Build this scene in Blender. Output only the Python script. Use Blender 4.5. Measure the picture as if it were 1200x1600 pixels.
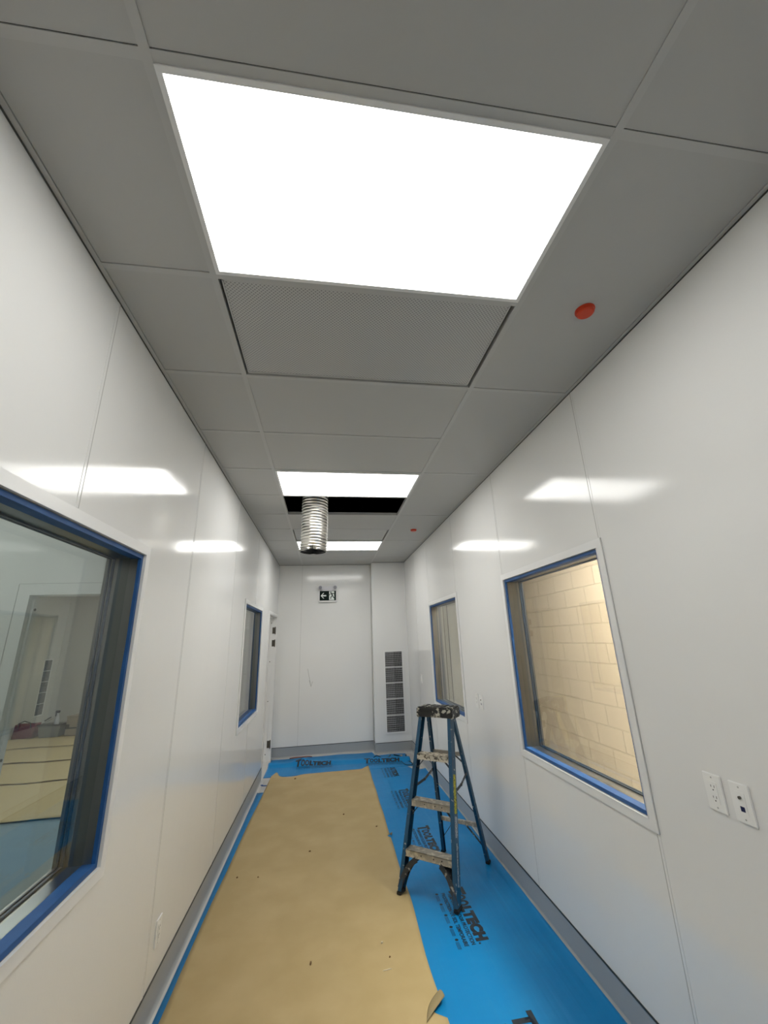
import bpy, bmesh, math, random
from mathutils import Vector, Matrix, noise
for o in list(bpy.data.objects): bpy.data.objects.remove(o)
scene = bpy.context.scene
C = scene.collection
PI = math.pi

# ------------------------------------------------------------------ camera
EYE = 1.72
cam_data = bpy.data.cameras.new('camera'); cam = bpy.data.objects.new('camera', cam_data); C.objects.link(cam)
YAW, PITCH, ROLL, FPX, PCX, PCY = .16, .3093, -.0383, 632.26, 608.8, 796.6
fwd = Vector((math.sin(YAW)*math.cos(PITCH), math.cos(YAW)*math.cos(PITCH), math.sin(PITCH)))
rt = Vector((math.cos(YAW), -math.sin(YAW), 0)); up = rt.cross(fwd)
rt2 = math.cos(ROLL)*rt + math.sin(ROLL)*up; up2 = -math.sin(ROLL)*rt + math.cos(ROLL)*up
M = Matrix((( rt2.x, up2.x, -fwd.x, 0), (rt2.y, up2.y, -fwd.y, 0), (rt2.z, up2.z, -fwd.z, EYE), (0,0,0,1)))
cam.matrix_world = M
cam_data.sensor_fit = 'VERTICAL'; cam_data.sensor_height = 24; cam_data.sensor_width = 18
cam_data.lens = FPX/1600*24
cam_data.shift_x = -(PCX-600)/1600; cam_data.shift_y = (PCY-800)/1600
cam_data.clip_start = .02
scene.camera = cam

# ------------------------------------------------------------------ world, light levels, exposure
w = bpy.data.worlds.new('world'); scene.world = w; w.use_nodes = True
w.node_tree.nodes['Background'].inputs[0].default_value = (.5, .5, .5, 1)
w.node_tree.nodes['Background'].inputs[1].default_value = 0.0
LAMP_E = 4.6           # corridor panels
SIDE_E = 6.0           # neighbouring room panels
BLOCK_E = 52.0          # warm lamp of the block walled room
scene.view_settings.view_transform = 'Standard'; scene.view_settings.look = 'None'
scene.view_settings.gamma = 1; scene.view_settings.exposure = 0.64
scene.view_settings.use_curve_mapping = False
LAMP_COL = (1.0, .99, .955)

# ------------------------------------------------------------------ dimensions
XL, XR, HC, YB, YN = -.834, 1.384, 3.047, 7.394, -2.6
TH = .15
G0, GW, GP = .650, 1.2229, .61          # ceiling grid origin (y), column width, row pitch
XG = -.4324; XG2 = XG + GW
WZ0, WZ1 = .945, 2.135                   # window opening heights
L_WIN = [(.80, 1.995), (4.50, 5.655)]
R_WIN = [(1.873, 3.05), (4.305, 5.485)]
DOOR = (6.40, 7.31, 2.145)

# ------------------------------------------------------------------ materials
def mat(name, col, rough=.5, metal=0, spec=.5, emit=None, es=0, bump=None, vary=None, coat=0):
    m = bpy.data.materials.new(name); m.use_nodes = True
    nt = m.node_tree; b = nt.nodes['Principled BSDF']
    b.inputs['Base Color'].default_value = (*col, 1)
    b.inputs['Roughness'].default_value = rough; b.inputs['Metallic'].default_value = metal
    b.inputs['Specular IOR Level'].default_value = spec
    b.inputs['Coat Weight'].default_value = coat
    if emit: b.inputs['Emission Color'].default_value = (*emit, 1); b.inputs['Emission Strength'].default_value = es
    tc = nt.nodes.new('ShaderNodeTexCoord')
    if vary:   # (other colour, noise scale, contrast lo, hi)
        n = nt.nodes.new('ShaderNodeTexNoise'); n.inputs['Scale'].default_value = vary[1]; n.inputs['Detail'].default_value = 5
        r = nt.nodes.new('ShaderNodeValToRGB'); r.color_ramp.elements[0].position = vary[2]; r.color_ramp.elements[1].position = vary[3]
        r.color_ramp.elements[0].color = (*col, 1); r.color_ramp.elements[1].color = (*vary[0], 1)
        nt.links.new(tc.outputs['Object'], n.inputs['Vector']); nt.links.new(n.outputs['Fac'], r.inputs['Fac'])
        nt.links.new(r.outputs['Color'], b.inputs['Base Color'])
    if bump:   # list of (scale vector, strength, distance)
        prev = None
        for sc, st, di in bump:
            mp = nt.nodes.new('ShaderNodeMapping'); mp.inputs['Scale'].default_value = sc
            n = nt.nodes.new('ShaderNodeTexNoise'); n.inputs['Scale'].default_value = 1; n.inputs['Detail'].default_value = 3
            bp = nt.nodes.new('ShaderNodeBump'); bp.inputs['Strength'].default_value = st; bp.inputs['Distance'].default_value = di
            nt.links.new(tc.outputs['Object'], mp.inputs['Vector']); nt.links.new(mp.outputs[0], n.inputs['Vector'])
            nt.links.new(n.outputs['Fac'], bp.inputs['Height'])
            if prev: nt.links.new(prev.outputs[0], bp.inputs['Normal'])
            prev = bp
        nt.links.new(prev.outputs[0], b.inputs['Normal'])
    return m

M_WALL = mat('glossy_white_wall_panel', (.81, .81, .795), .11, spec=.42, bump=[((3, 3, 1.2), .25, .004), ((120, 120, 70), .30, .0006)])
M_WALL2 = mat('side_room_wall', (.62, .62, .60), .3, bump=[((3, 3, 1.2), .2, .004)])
M_TRIM = mat('white_trim', (.81, .81, .80), .3)
M_CEIL = mat('ceiling_tile_white', (.47, .47, .455), .5, bump=[((60, 60, 60), .08, .001)])
M_TBAR = mat('ceiling_grid_white', (.50, .50, .485), .35)
M_SEAM = mat('dark_seam', (.07, .07, .065), .7)
M_SEAMG = mat('grey_seam', (.42, .42, .40), .5)
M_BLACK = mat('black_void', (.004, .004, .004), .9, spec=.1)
M_BASE = mat('grey_cove_base', (.37, .38, .38), .35)
M_BASECAP = mat('dark_cove_cap', (.02, .025, .022), .4)
M_FLOOR = mat('pale_sheet_floor', (.50, .49, .47), .3, vary=((.44, .44, .43), 6, .4, .7))
M_FILM = mat('blue_film', (.003, .19, .47), .36, spec=.25, bump=[((9, .4, 1), .8, .014), ((3, 3, 3), .35, .02), ((28, 10, 20), .2, .003)],
             vary=((.012, .24, .53), 2.2, .5, .85))
M_TAPE = mat('blue_masking_tape', (.006, .070, .235), .55, vary=((.015, .10, .31), 9, .45, .75))
M_GASKET = mat('blue_black_gasket', (.01, .035, .08), .4)
M_STEEL = mat('brushed_stainless', (.30, .30, .29), .28, metal=1, bump=[((4, 300, 4), .05, .001)])
M_PAPER = mat('kraft_paper', (.40, .30, .145), .65, spec=.25, bump=[((2.5, 1.2, 2), .3, .008), ((40, 40, 40), .12, .001)], vary=((.45, .345, .18), 3.5, .4, .75))
M_PAPER2 = mat('pale_kraft_paper', (.56, .44, .24), .65, spec=.25, bump=[((2.5, 1.2, 2), .4, .01)])
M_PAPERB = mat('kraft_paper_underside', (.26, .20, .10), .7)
M_PRINT = mat('black_print', (.006, .012, .022), .4)
M_RAIL = mat('blue_fibreglass', (.010, .065, .13), .35, vary=((.42, .43, .40), 38, .64, .70), bump=[((60, 60, 60), .1, .001)])
M_ALU = mat('paint_spattered_aluminium', (.40, .38, .34), .42, metal=.6, vary=((.60, .57, .49), 30, .5, .62))
M_ALUSP = mat('heavily_spattered_step', (.55, .51, .42), .6, vary=((.10, .085, .06), 42, .52, .60))
M_CAPM = mat('black_plastic_with_white_paint', (.010, .010, .010), .4, vary=((.50, .48, .40), 26, .56, .62))
M_BRACE = mat('dark_steel_brace', (.05, .055, .06), .4, metal=.4, vary=((.40, .38, .33), 30, .60, .68))
M_RUB = mat('black_rubber', (.012, .012, .012), .6)
M_YEL = mat('yellow_label', (.55, .50, .03), .5, vary=((.06, .06, .02), 110, .52, .56))
M_SILV = mat('silver_label', (.38, .40, .42), .4, vary=((.12, .14, .17), 120, .52, .56))
M_PLATE = mat('white_wall_plate', (.88, .88, .86), .22)
M_DARK = mat('dark_socket', (.02, .02, .02), .5)
M_NAVY = mat('navy_jack', (.004, .01, .07), .3)
M_ORANGE = mat('orange_cap', (.62, .045, .008), .35)
M_DUCT = mat('aluminium_foil_duct', (.80, .78, .73), .28, metal=1, bump=[((25, 25, 60), .2, .003)])
M_SIGNB = mat('sign_black_green', (.002, .010, .007), .5, spec=.1)
M_SIGNW = mat('sign_white', (.80, .86, .82), .4)
M_HOUS = mat('pale_grey_housing', (.62, .62, .66), .35)
M_GREYD = mat('grey_lamp_head', (.25, .25, .27), .4)
M_LOUV = mat('grey_louvre', (.24, .24, .25), .45, metal=.3)
M_MESH = mat('pale_wire_grid', (.48, .48, .48), .4)
M_HINGE = mat('steel_hinge', (.16, .15, .13), .35, metal=1)
M_RED = mat('dark_red_cloth', (.16, .012, .02), .6)
M_TOTE = mat('grey_white_plastic', (.42, .43, .40), .4)
M_CASE = mat('tan_board', (.36, .31, .24), .6)
M_TOOL = mat('dark_tool', (.05, .05, .05), .4)
M_CHROME = mat('bright_metal', (.7, .7, .7), .15, metal=1)
M_CHIP = mat('wood_chip', (.16, .085, .03), .8)
M_WHITEBIT = mat('pale_crumb', (.62, .56, .44), .7)
M_WIRE = mat('black_wire', (.01, .01, .012), .5)
M_WIRER = mat('red_brown_wire', (.22, .05, .03), .5)

def lamp_mat(name, col, strength):
    m = bpy.data.materials.new(name); m.use_nodes = True; nt = m.node_tree
    b = nt.nodes['Principled BSDF']; b.inputs['Base Color'].default_value = (.7, .7, .7, 1); b.inputs['Roughness'].default_value = .3
    b.inputs['Emission Color'].default_value = (*col, 1); b.inputs['Emission Strength'].default_value = strength
    return m
M_LAMP = lamp_mat('white_light_diffuser', LAMP_COL, LAMP_E)
M_LAMPF = lamp_mat('white_light_diffuser_bright', LAMP_COL, LAMP_E*1.45)
M_LAMP2 = lamp_mat('side_room_diffuser', (1, .97, .93), SIDE_E)
M_LAMP3 = lamp_mat('far_room_diffuser', (1, .98, .94), SIDE_E*1.6)
M_LAMPW = lamp_mat('warm_diffuser', (1, .86, .75), BLOCK_E)

def perforated():
    m = mat('perforated_diffuser_sheet', (.50, .50, .49), .4); nt = m.node_tree; b = nt.nodes['Principled BSDF']
    tc = nt.nodes.new('ShaderNodeTexCoord'); mp = nt.nodes.new('ShaderNodeMapping'); mp.inputs['Scale'].default_value = (90, 90, 0)
    mp.inputs['Rotation'].default_value = (0, 0, PI/4)
    v = nt.nodes.new('ShaderNodeTexVoronoi'); v.inputs['Randomness'].default_value = 0
    v.inputs['Scale'].default_value = 1
    r = nt.nodes.new('ShaderNodeValToRGB'); r.color_ramp.elements[0].position = .30; r.color_ramp.elements[1].position = .36
    r.color_ramp.elements[0].color = (.30, .30, .295, 1); r.color_ramp.elements[1].color = (.53, .53, .515, 1)
    nt.links.new(tc.outputs['Object'], mp.inputs[0]); nt.links.new(mp.outputs[0], v.inputs['Vector'])
    nt.links.new(v.outputs['Distance'], r.inputs[0]); nt.links.new(r.outputs[0], b.inputs['Base Color'])
    return m
M_PERF = perforated()

def block_wall():
    m = mat('painted_concrete_block', (.62, .525, .42), .6); nt = m.node_tree; b = nt.nodes['Principled BSDF']
    tc = nt.nodes.new('ShaderNodeTexCoord'); mp = nt.nodes.new('ShaderNodeMapping')
    mp.inputs['Rotation'].default_value = (0, 0, 0)
    sx = nt.nodes.new('ShaderNodeSeparateXYZ'); cx = nt.nodes.new('ShaderNodeCombineXYZ')
    nt.links.new(tc.outputs['Object'], sx.inputs[0]); nt.links.new(sx.outputs['Y'], cx.inputs['X']); nt.links.new(sx.outputs['Z'], cx.inputs['Y'])
    br = nt.nodes.new('ShaderNodeTexBrick'); br.inputs['Scale'].default_value = 1
    br.inputs['Brick Width'].default_value = .4; br.inputs['Row Height'].default_value = .2; br.inputs['Mortar Size'].default_value = .006
    br.inputs['Mortar Smooth'].default_value = .3
    br.inputs['Color1'].default_value = (.62, .525, .42, 1); br.inputs['Color2'].default_value = (.59, .495, .395, 1); br.inputs['Mortar'].default_value = (.56, .475, .37, 1)
    nt.links.new(cx.outputs[0], br.inputs['Vector']); nt.links.new(br.outputs['Color'], b.inputs['Base Color'])
    n = nt.nodes.new('ShaderNodeTexNoise'); n.inputs['Scale'].default_value = 90; nt.links.new(tc.outputs['Object'], n.inputs['Vector'])
    b1 = nt.nodes.new('ShaderNodeBump'); b1.inputs['Strength'].default_value = 1; b1.inputs['Distance'].default_value = .012; b1.invert = True
    nt.links.new(br.outputs['Fac'], b1.inputs['Height'])
    b2 = nt.nodes.new('ShaderNodeBump'); b2.inputs['Strength'].default_value = .25; b2.inputs['Distance'].default_value = .003
    nt.links.new(n.outputs['Fac'], b2.inputs['Height']); nt.links.new(b1.outputs[0], b2.inputs['Normal']); nt.links.new(b2.outputs[0], b.inputs['Normal'])
    return m
M_BLOCK = block_wall()

def glass():
    m = bpy.data.materials.new('window_glass'); m.use_nodes = True; nt = m.node_tree
    for n in list(nt.nodes): nt.nodes.remove(n)
    out = nt.nodes.new('ShaderNodeOutputMaterial'); mx = nt.nodes.new('ShaderNodeMixShader')
    tr = nt.nodes.new('ShaderNodeBsdfTransparent'); tr.inputs[0].default_value = (.93, .96, .95, 1)
    gl = nt.nodes.new('ShaderNodeBsdfGlossy'); gl.inputs['Roughness'].default_value = .0
    fr = nt.nodes.new('ShaderNodeFresnel'); fr.inputs['IOR'].default_value = 1.5
    ge = nt.nodes.new('ShaderNodeNewGeometry')
    mu = nt.nodes.new('ShaderNodeMath'); mu.operation = 'MULTIPLY'; mu.inputs[1].default_value = 1.25; mu.use_clamp = True
    bf = nt.nodes.new('ShaderNodeMath'); bf.operation = 'SUBTRACT'; bf.inputs[0].default_value = 1; nt.links.new(ge.outputs['Backfacing'], bf.inputs[1])
    m2 = nt.nodes.new('ShaderNodeMath'); m2.operation = 'MULTIPLY'; nt.links.new(mu.outputs[0], m2.inputs[0]); nt.links.new(bf.outputs[0], m2.inputs[1])
    nt.links.new(fr.outputs[0], mu.inputs[0]); nt.links.new(m2.outputs[0], mx.inputs[0])
    nt.links.new(tr.outputs[0], mx.inputs[1]); nt.links.new(gl.outputs[0], mx.inputs[2]); nt.links.new(mx.outputs[0], out.inputs[0])
    return m
M_GLASS = glass()

# ------------------------------------------------------------------ mesh helpers
def obj(name, bm, mats, parent=None, smooth=False, loc=None, flip=True):
    if flip: bmesh.ops.recalc_face_normals(bm, faces=bm.faces)
    me = bpy.data.meshes.new(name); bm.to_mesh(me); bm.free()
    for m in (mats if isinstance(mats, (list, tuple)) else [mats]): me.materials.append(m)
    if smooth:
        for p in me.polygons: p.use_smooth = True
    o = bpy.data.objects.new(name, me); C.objects.link(o)
    if parent: o.parent = parent
    if loc: o.location = loc
    return o
def tag(o, label, cat, group=None, kind=None):
    if label: o['label'] = label
    if cat: o['category'] = cat
    if group: o['group'] = group
    if kind: o['kind'] = kind
    return o
def thing(name, label=None, cat=None, loc=(0,0,0), group=None, rotz=0):
    o = bpy.data.objects.new(name, None); C.objects.link(o); o.location = loc; o.rotation_euler = (0,0,rotz); o.empty_display_size = .1
    return tag(o, label, cat, group)
def struct(o, label=None):
    o['kind'] = 'structure'
    if label: o['label'] = label
    return o
def box(bm, x0, x1, y0, y1, z0, z1, mi=0, bevel=0):
    x0, x1 = min(x0,x1), max(x0,x1); y0, y1 = min(y0,y1), max(y0,y1); z0, z1 = min(z0,z1), max(z0,z1)
    v = [bm.verts.new(p) for p in ((x0,y0,z0),(x1,y0,z0),(x1,y1,z0),(x0,y1,z0),(x0,y0,z1),(x1,y0,z1),(x1,y1,z1),(x0,y1,z1))]
    fs = [bm.faces.new([v[i] for i in f]) for f in ((0,3,2,1),(4,5,6,7),(0,1,5,4),(1,2,6,5),(2,3,7,6),(3,0,4,7))]
    for f in fs: f.material_index = mi
    if bevel: bmesh.ops.bevel(bm, geom=list({e for f in fs for e in f.edges}), offset=bevel, segments=2, affect='EDGES')
    return v
def B(*a, **k):
    bm = bmesh.new(); box(bm, *a, **k); return bm
def beam(bm, p0, p1, xd, wx, wy, mi=0, off=(0, 0)):
    """box along p0-p1; xd is the direction of its width wx, wy goes across"""
    p0, p1 = Vector(p0), Vector(p1); d = (p1-p0).normalized(); xd = Vector(xd); xd = (xd - d*xd.dot(d)).normalized(); yd = d.cross(xd)
    vs = []
    for p in (p0, p1):
        for a, b in ((-1,-1),(1,-1),(1,1),(-1,1)):
            vs.append(bm.verts.new(p + xd*(a*wx/2+off[0]) + yd*(b*wy/2+off[1])))
    for f in ((3,2,1,0),(4,5,6,7),(0,1,5,4),(1,2,6,5),(2,3,7,6),(3,0,4,7)):
        bm.faces.new([vs[i] for i in f]).material_index = mi
def tube(bm, pts, r, seg=10, mi=0, cap=True):
    pts = [Vector(p) for p in pts]; rings = []
    for i, p in enumerate(pts):
        d = (pts[min(i+1, len(pts)-1)] - pts[max(i-1, 0)]).normalized()
        a = d.orthogonal().normalized() if i == 0 else (rings[-1][1] - d*rings[-1][1].dot(d)).normalized()
        b = d.cross(a); rr = r[i] if isinstance(r, (list, tuple)) else r
        rings.append(([bm.verts.new(p + a*math.cos(2*PI*k/seg)*rr + b*math.sin(2*PI*k/seg)*rr) for k in range(seg)], a))
    for i in range(len(rings)-1):
        for k in range(seg):
            bm.faces.new((rings[i][0][k], rings[i][0][(k+1)%seg], rings[i+1][0][(k+1)%seg], rings[i+1][0][k])).material_index = mi
    if cap:
        bm.faces.new(rings[0][0][::-1]).material_index = mi; bm.faces.new(rings[-1][0]).material_index = mi
def lathe(bm, prof, n=24, mi=0):
    rings = [[bm.verts.new((r*math.cos(2*PI*k/n), r*math.sin(2*PI*k/n), z)) for k in range(n)] for r, z in prof]
    for a, b in zip(rings, rings[1:]):
        for k in range(n): bm.faces.new((a[k], a[(k+1)%n], b[(k+1)%n], b[k])).material_index = mi
    bm.faces.new(rings[0][::-1]); bm.faces.new(rings[-1])
def text_bm(body, size, bold=0, xscale=1):
    cu = bpy.data.curves.new('t', 'FONT'); cu.body = body; cu.size = size; cu.offset = bold; cu.space_character = 1.12 if bold > .003 else 1; cu.resolution_u = 3
    o = bpy.data.objects.new('t', cu); C.objects.link(o)
    dg = bpy.context.evaluated_depsgraph_get(); me = bpy.data.meshes.new_from_object(o.evaluated_get(dg))
    bpy.data.objects.remove(o); bm = bmesh.new(); bm.from_mesh(me)
    bmesh.ops.scale(bm, verts=bm.verts, vec=(xscale, 1, 1))
    return bm
def text_width(bm): xs = [v.co.x for v in bm.verts]; return min(xs), max(xs)
def merge(dst, src, mtx=None):
    if mtx: src.transform(mtx)
    me = bpy.data.meshes.new('tmp'); src.to_mesh(me); src.free(); dst.from_mesh(me); bpy.data.meshes.remove(me)

# ------------------------------------------------------------------ walls
def side_wall(bm, x, t, y0, y1, z1, openings, seams, inward):
    """solid wall slab in x..x+t with rectangular openings (ya, yb, za, zb)"""
    ys = sorted({y0, y1} | {v for o in openings for v in o[:2]})
    for a, b in zip(ys, ys[1:]):
        op = [o for o in openings if o[0] <= a+1e-6 and o[1] >= b-1e-6]
        if not op: box(bm, x, x+t, a, b, 0, z1)
        else:
            o = op[0]
            if o[2] > 0: box(bm, x, x+t, a, b, 0, o[2])
            box(bm, x, x+t, a, b, o[3], z1)
    # slim seam strips between panels
    for s in seams:
        spans = [(0, z1)]
        for o in openings:
            if o[0]-.045 < s < o[1]+.045: spans = [(0, o[2]-.045), (o[3]+.045, z1)] if o[2] > 0 else [(o[3]+.05, z1)]
        for za, zb in spans:
            box(bm, x if inward < 0 else x+t, (x-.0012) if inward < 0 else x+t+.0012, s-.007, s+.007, za, zb, 0)
            box(bm, x if inward < 0 else x+t, (x-.0016) if inward < 0 else x+t+.0016, s+.007, s+.0105, za, zb, 1)
l_open = [(a, b, WZ0, WZ1) for a, b in L_WIN] + [(DOOR[0], DOOR[1], 0, DOOR[2])]
r_open = [(a, b, WZ0, WZ1) for a, b in R_WIN]
bm = bmesh.new(); side_wall(bm, XL-TH, TH, YN, YB, HC, l_open, [-1.03, .20, 1.432, 2.651, 3.87, 5.09], +1)
struct(obj('wall_left', bm, [M_WALL, M_SEAMG]), 'glossy white panelled wall on the left of the corridor')
bm = bmesh.new(); side_wall(bm, XR, TH, YN, YB+.2, HC, r_open, [-1.82, -.60, .62, 1.840, 3.060, 4.28, 5.50, 6.35], -1)
struct(obj('wall_right', bm, [M_WALL, M_SEAMG]), 'glossy white panelled wall on the right of the corridor')
bm = B(XL-TH, .80, YB, YB+.15, 0, HC); box(bm, -.433, -.430, YB-.001, YB, 0, HC, 1)
struct(obj('wall_back', bm, [M_WALL, M_SEAMG]), 'glossy white end wall with the exit sign')
bm = bmesh.new(); box(bm, .790, XR, 7.19, YB+.15, 0, HC); box(bm, .787, .797, 7.187, 7.197, .15, HC, 0)
box(bm, .781, .7895, YB-.012, YB-.0, .15, HC, 1)
struct(obj('wall_back_boxed_out', bm, [M_WALL, M_SEAMG]), 'boxed out white duct chase in the far right corner')
struct(obj('wall_front', B(XL-TH, XR+TH, YN-.1, YN, 0, HC), M_WALL), 'white wall behind the viewer')

bm = bmesh.new()
for a, b in (((-.30, 1.30), (-.24, 1.02)), ((-.27, 1.12), (-.24, 1.02)), ((-.24, 1.02), (-.215, 1.10))): beam(bm, (a[0], YB-.0004, a[1]), (b[0], YB-.0004, b[1]), (0, 1, 0), .0006, .006)
tag(obj('scuff_mark', bm, M_SEAMG), 'faint grey scuff mark on the end wall below the exit sign', 'scuff')

# neighbouring rooms
struct(obj('floor', B(-7.2, 3.1, -3.0, 12.2, -.1, 0), M_FLOOR), 'pale sheet vinyl floor under the protection')
bm = bmesh.new(); box(bm, -4.3, -1.9-.25, 3.35, 3.45, 0, HC); box(bm, -1.10, XL-TH, 3.35, 3.45, 0, HC); box(bm, -2.15, -1.10, 3.35, 3.45, 2.14, HC)
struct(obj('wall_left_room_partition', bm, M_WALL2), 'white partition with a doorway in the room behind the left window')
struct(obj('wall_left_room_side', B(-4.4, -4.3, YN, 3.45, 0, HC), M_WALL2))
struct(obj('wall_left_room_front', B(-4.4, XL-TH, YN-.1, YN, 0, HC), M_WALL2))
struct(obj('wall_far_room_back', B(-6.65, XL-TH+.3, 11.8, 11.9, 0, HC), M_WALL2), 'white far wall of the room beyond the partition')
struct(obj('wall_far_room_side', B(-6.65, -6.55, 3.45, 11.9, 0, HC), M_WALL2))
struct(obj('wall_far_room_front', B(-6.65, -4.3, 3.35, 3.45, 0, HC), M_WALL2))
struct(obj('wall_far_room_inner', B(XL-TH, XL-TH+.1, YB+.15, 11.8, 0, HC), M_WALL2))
bm = B(2.84, 2.99, YN, 9.0, 0, HC)
struct(obj('wall_block', bm, M_BLOCK), 'beige painted concrete block wall behind the right windows')
bm = B(XR+TH, 2.84, 7.2, 7.3, 0, HC)
for s in (1.75, 2.05, 2.12, 2.5): box(bm, s, s+.012, 7.197, 7.2, 0, HC, 1)
struct(obj('wall_block_room_end', bm, [M_WALL2, M_SEAM]), 'pale panelled end wall of the block walled room')
struct(obj('wall_block_room_front', B(XR+TH, 2.84, YN-.1, YN, 0, HC), M_WALL2))
struct(obj('ceiling_left_room', B(-4.4, XL-TH, YN-.1, 3.4, HC, HC+.1), M_CEIL))
struct(obj('ceiling_far_room', B(-6.65, XL-TH+.1, 3.4, 11.9, HC, HC+.1), M_CEIL))
struct(obj('ceiling_block_room', B(XR+TH, 2.99, YN-.1, 7.3, HC, HC+.1), M_CEIL))

# ------------------------------------------------------------------ ceiling of the corridor
rows = list(range(-6, 12))
def gy(k): return G0 + GP*k
HOLE = {(1, 1), (1, 5), (1, 7)} | {(1, 0), (1, 4), (1, 8)} | {(1, -4), (1, -3)}     # (column, row) openings in the middle strip
bm = bmesh.new()
T = .024; GAP = .0022
cols = [(XL, XG), (XG, XG2), (XG2, XR)]
for ci, (xa, xb) in enumerate(cols):
    k = rows[0]
    while k < rows[-1]:
        step = 2 if ci == 2 and k % 2 == 0 else 1
        ya, yb = gy(k), min(gy(k+step), YB)
        if (ci, k) not in HOLE and ya < YB:
            yb2 = yb
            box(bm, xa + (T/2 if ci else .022), xb - (T/2 if ci < 2 else .022), ya+T/2, yb2-T/2-GAP, HC+.0015, HC+.014)
        k += step
struct(obj('ceiling', bm, M_CEIL), 'pale grey vinyl ceiling tiles in a flush grid')
bm = bmesh.new()                                                             # backing above the tiles with openings left for the fittings
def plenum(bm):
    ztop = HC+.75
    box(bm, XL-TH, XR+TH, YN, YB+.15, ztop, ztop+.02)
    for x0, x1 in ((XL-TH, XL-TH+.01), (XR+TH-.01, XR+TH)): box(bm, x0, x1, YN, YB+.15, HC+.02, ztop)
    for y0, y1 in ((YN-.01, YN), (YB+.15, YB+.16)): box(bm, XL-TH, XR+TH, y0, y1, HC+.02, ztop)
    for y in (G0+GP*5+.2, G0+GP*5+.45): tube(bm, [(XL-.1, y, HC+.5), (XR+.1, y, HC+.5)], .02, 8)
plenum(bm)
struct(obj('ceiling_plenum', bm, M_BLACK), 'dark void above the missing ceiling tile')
# T-bars
bm = bmesh.new()
for x in (XG, XG2): box(bm, x-T/2, x+T/2, YN, YB, HC-.0015, HC+.03)
for k in rows:
    y = gy(k)
    if YN < y < YB-.02:
        box(bm, XL+.02, XG-T/2, y-T/2, y+T/2, HC-.001, HC+.03)
        box(bm, XG+T/2, XG2-T/2, y-T/2, y+T/2, HC-.001, HC+.03)
        if k % 2 == 0: box(bm, XG2+T/2, XR-.02, y-T/2, y+T/2, HC-.001, HC+.03)
box(bm, XL, XL+.020, YN, YB, HC-.002, HC+.03); box(bm, XR-.020, XR, YN, YB, HC-.002, HC+.03)
box(bm, XL+.02, .79, YB-.020, YB, HC-.002, HC+.03); box(bm, .79, XR-.02, 7.17, 7.19, HC-.002, HC+.03)
box(bm, XL+.02, XR-.02, YN, YN+.02, HC-.002, HC+.03)
struct(obj('trim_1', bm, M_TBAR), 'white flush ceiling grid')
bm = bmesh.new()                                                             # dark sealant line under the wall angle
box(bm, XL, XL+.004, YN, YB, HC-.006, HC-.002); box(bm, XR-.004, XR, YN, YB, HC-.006, HC-.002)
box(bm, XL, .79, YB-.004, YB, HC-.006, HC-.002); box(bm, .79, XR, 7.186, 7.19, HC-.006, HC-.002)
struct(obj('trim_2', bm, M_SEAM), 'thin dark joint where walls meet the ceiling')
bm = bmesh.new()                                                             # shadow gaps at the near edge of each bar (lay-in tile gap)
for k in rows:
    y = gy(k)-T/2
    if YN < y < YB-.02:
        for ci, (xa, xb) in enumerate(cols):
            if ci == 2 and k % 2: continue
            if (ci, k-1) in HOLE: continue
            box(bm, xa+.02, xb-.02, y-GAP, y, HC+.004, HC+.006)
for x in (XG+T/2, XG2-T/2-.002, XL+.020, XR-.022):
    pass
struct(obj('trim_3', bm, M_SEAM), 'dark gaps between tiles and grid')

# ------------------------------------------------------------------ ceiling lights
def ceiling_light(k, label, m=None):
    t = thing('ceiling_light', label, 'ceiling light', ((XG+XG2)/2, gy(k)+GP/2, HC), 'flat ceiling light panels of the corridor')
    hx, hy = GW/2-T/2, GP/2-T/2; f = .015
    bm = bmesh.new()
    for a in ((-hx, hx, -hy, -hy+f), (-hx, hx, hy-f, hy), (-hx, -hx+f, -hy+f, hy-f), (hx-f, hx, -hy+f, hy-f)): box(bm, *a, -.006, .03)
    obj('frame', bm, M_TRIM, t)
    obj('diffuser', B(-hx+f, hx-f, -hy+f, hy-f, -.002, .004), m or M_LAMP, t)
    obj('housing', B(-hx+f, hx-f, -hy+f, hy-f, .006, .05), M_GREYD, t)
    return t
ceiling_light(0, 'large lit ceiling light panel nearest the viewer')
ceiling_light(4, 'lit ceiling light panel just before the black opening with the hanging duct', M_LAMPF)
ceiling_light(8, 'small looking lit ceiling panel farthest down the corridor, partly behind the duct', M_LAMPF)
ceiling_light(-4, 'lit ceiling light panel behind the viewer')

# ------------------------------------------------------------------ filters
def filter_panel(k, label):
    t = thing('ceiling_filter', label, 'air filter', ((XG+XG2)/2, gy(k)+GP/2, HC), 'perforated ceiling filter grilles')
    hx, hy = GW/2-T/2, GP/2-T/2; g = .013
    bm = bmesh.new()
    x0, x1, y0, y1 = -hx+.016, hx-.022, -hy+.003, hy-.014
    box(bm, x0, x1, y0, y1, .006, .012)
    obj('perforated_sheet', bm, M_PERF, t)
    bm = bmesh.new(); r = .006
    for a in ((x0-r, x1+r, y0-.002, y0+r), (x0-r, x1+r, y1-r, y1+.002), (x0-r, x0, y0, y1), (x1, x1+r, y0, y1)): box(bm, *a, .003, .03)
    obj('frame', bm, M_TBAR, t)
    bm = B(-hx, hx, -hy, hy, .05, .06)
    obj('housing', bm, M_BLACK, t)
    return t
filter_panel(1, 'perforated filter grille directly behind the large near light panel')
filter_panel(7, 'perforated filter grille in front of the farthest light panel, behind the duct')
filter_panel(-3, 'perforated filter grille behind the viewer')

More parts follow.
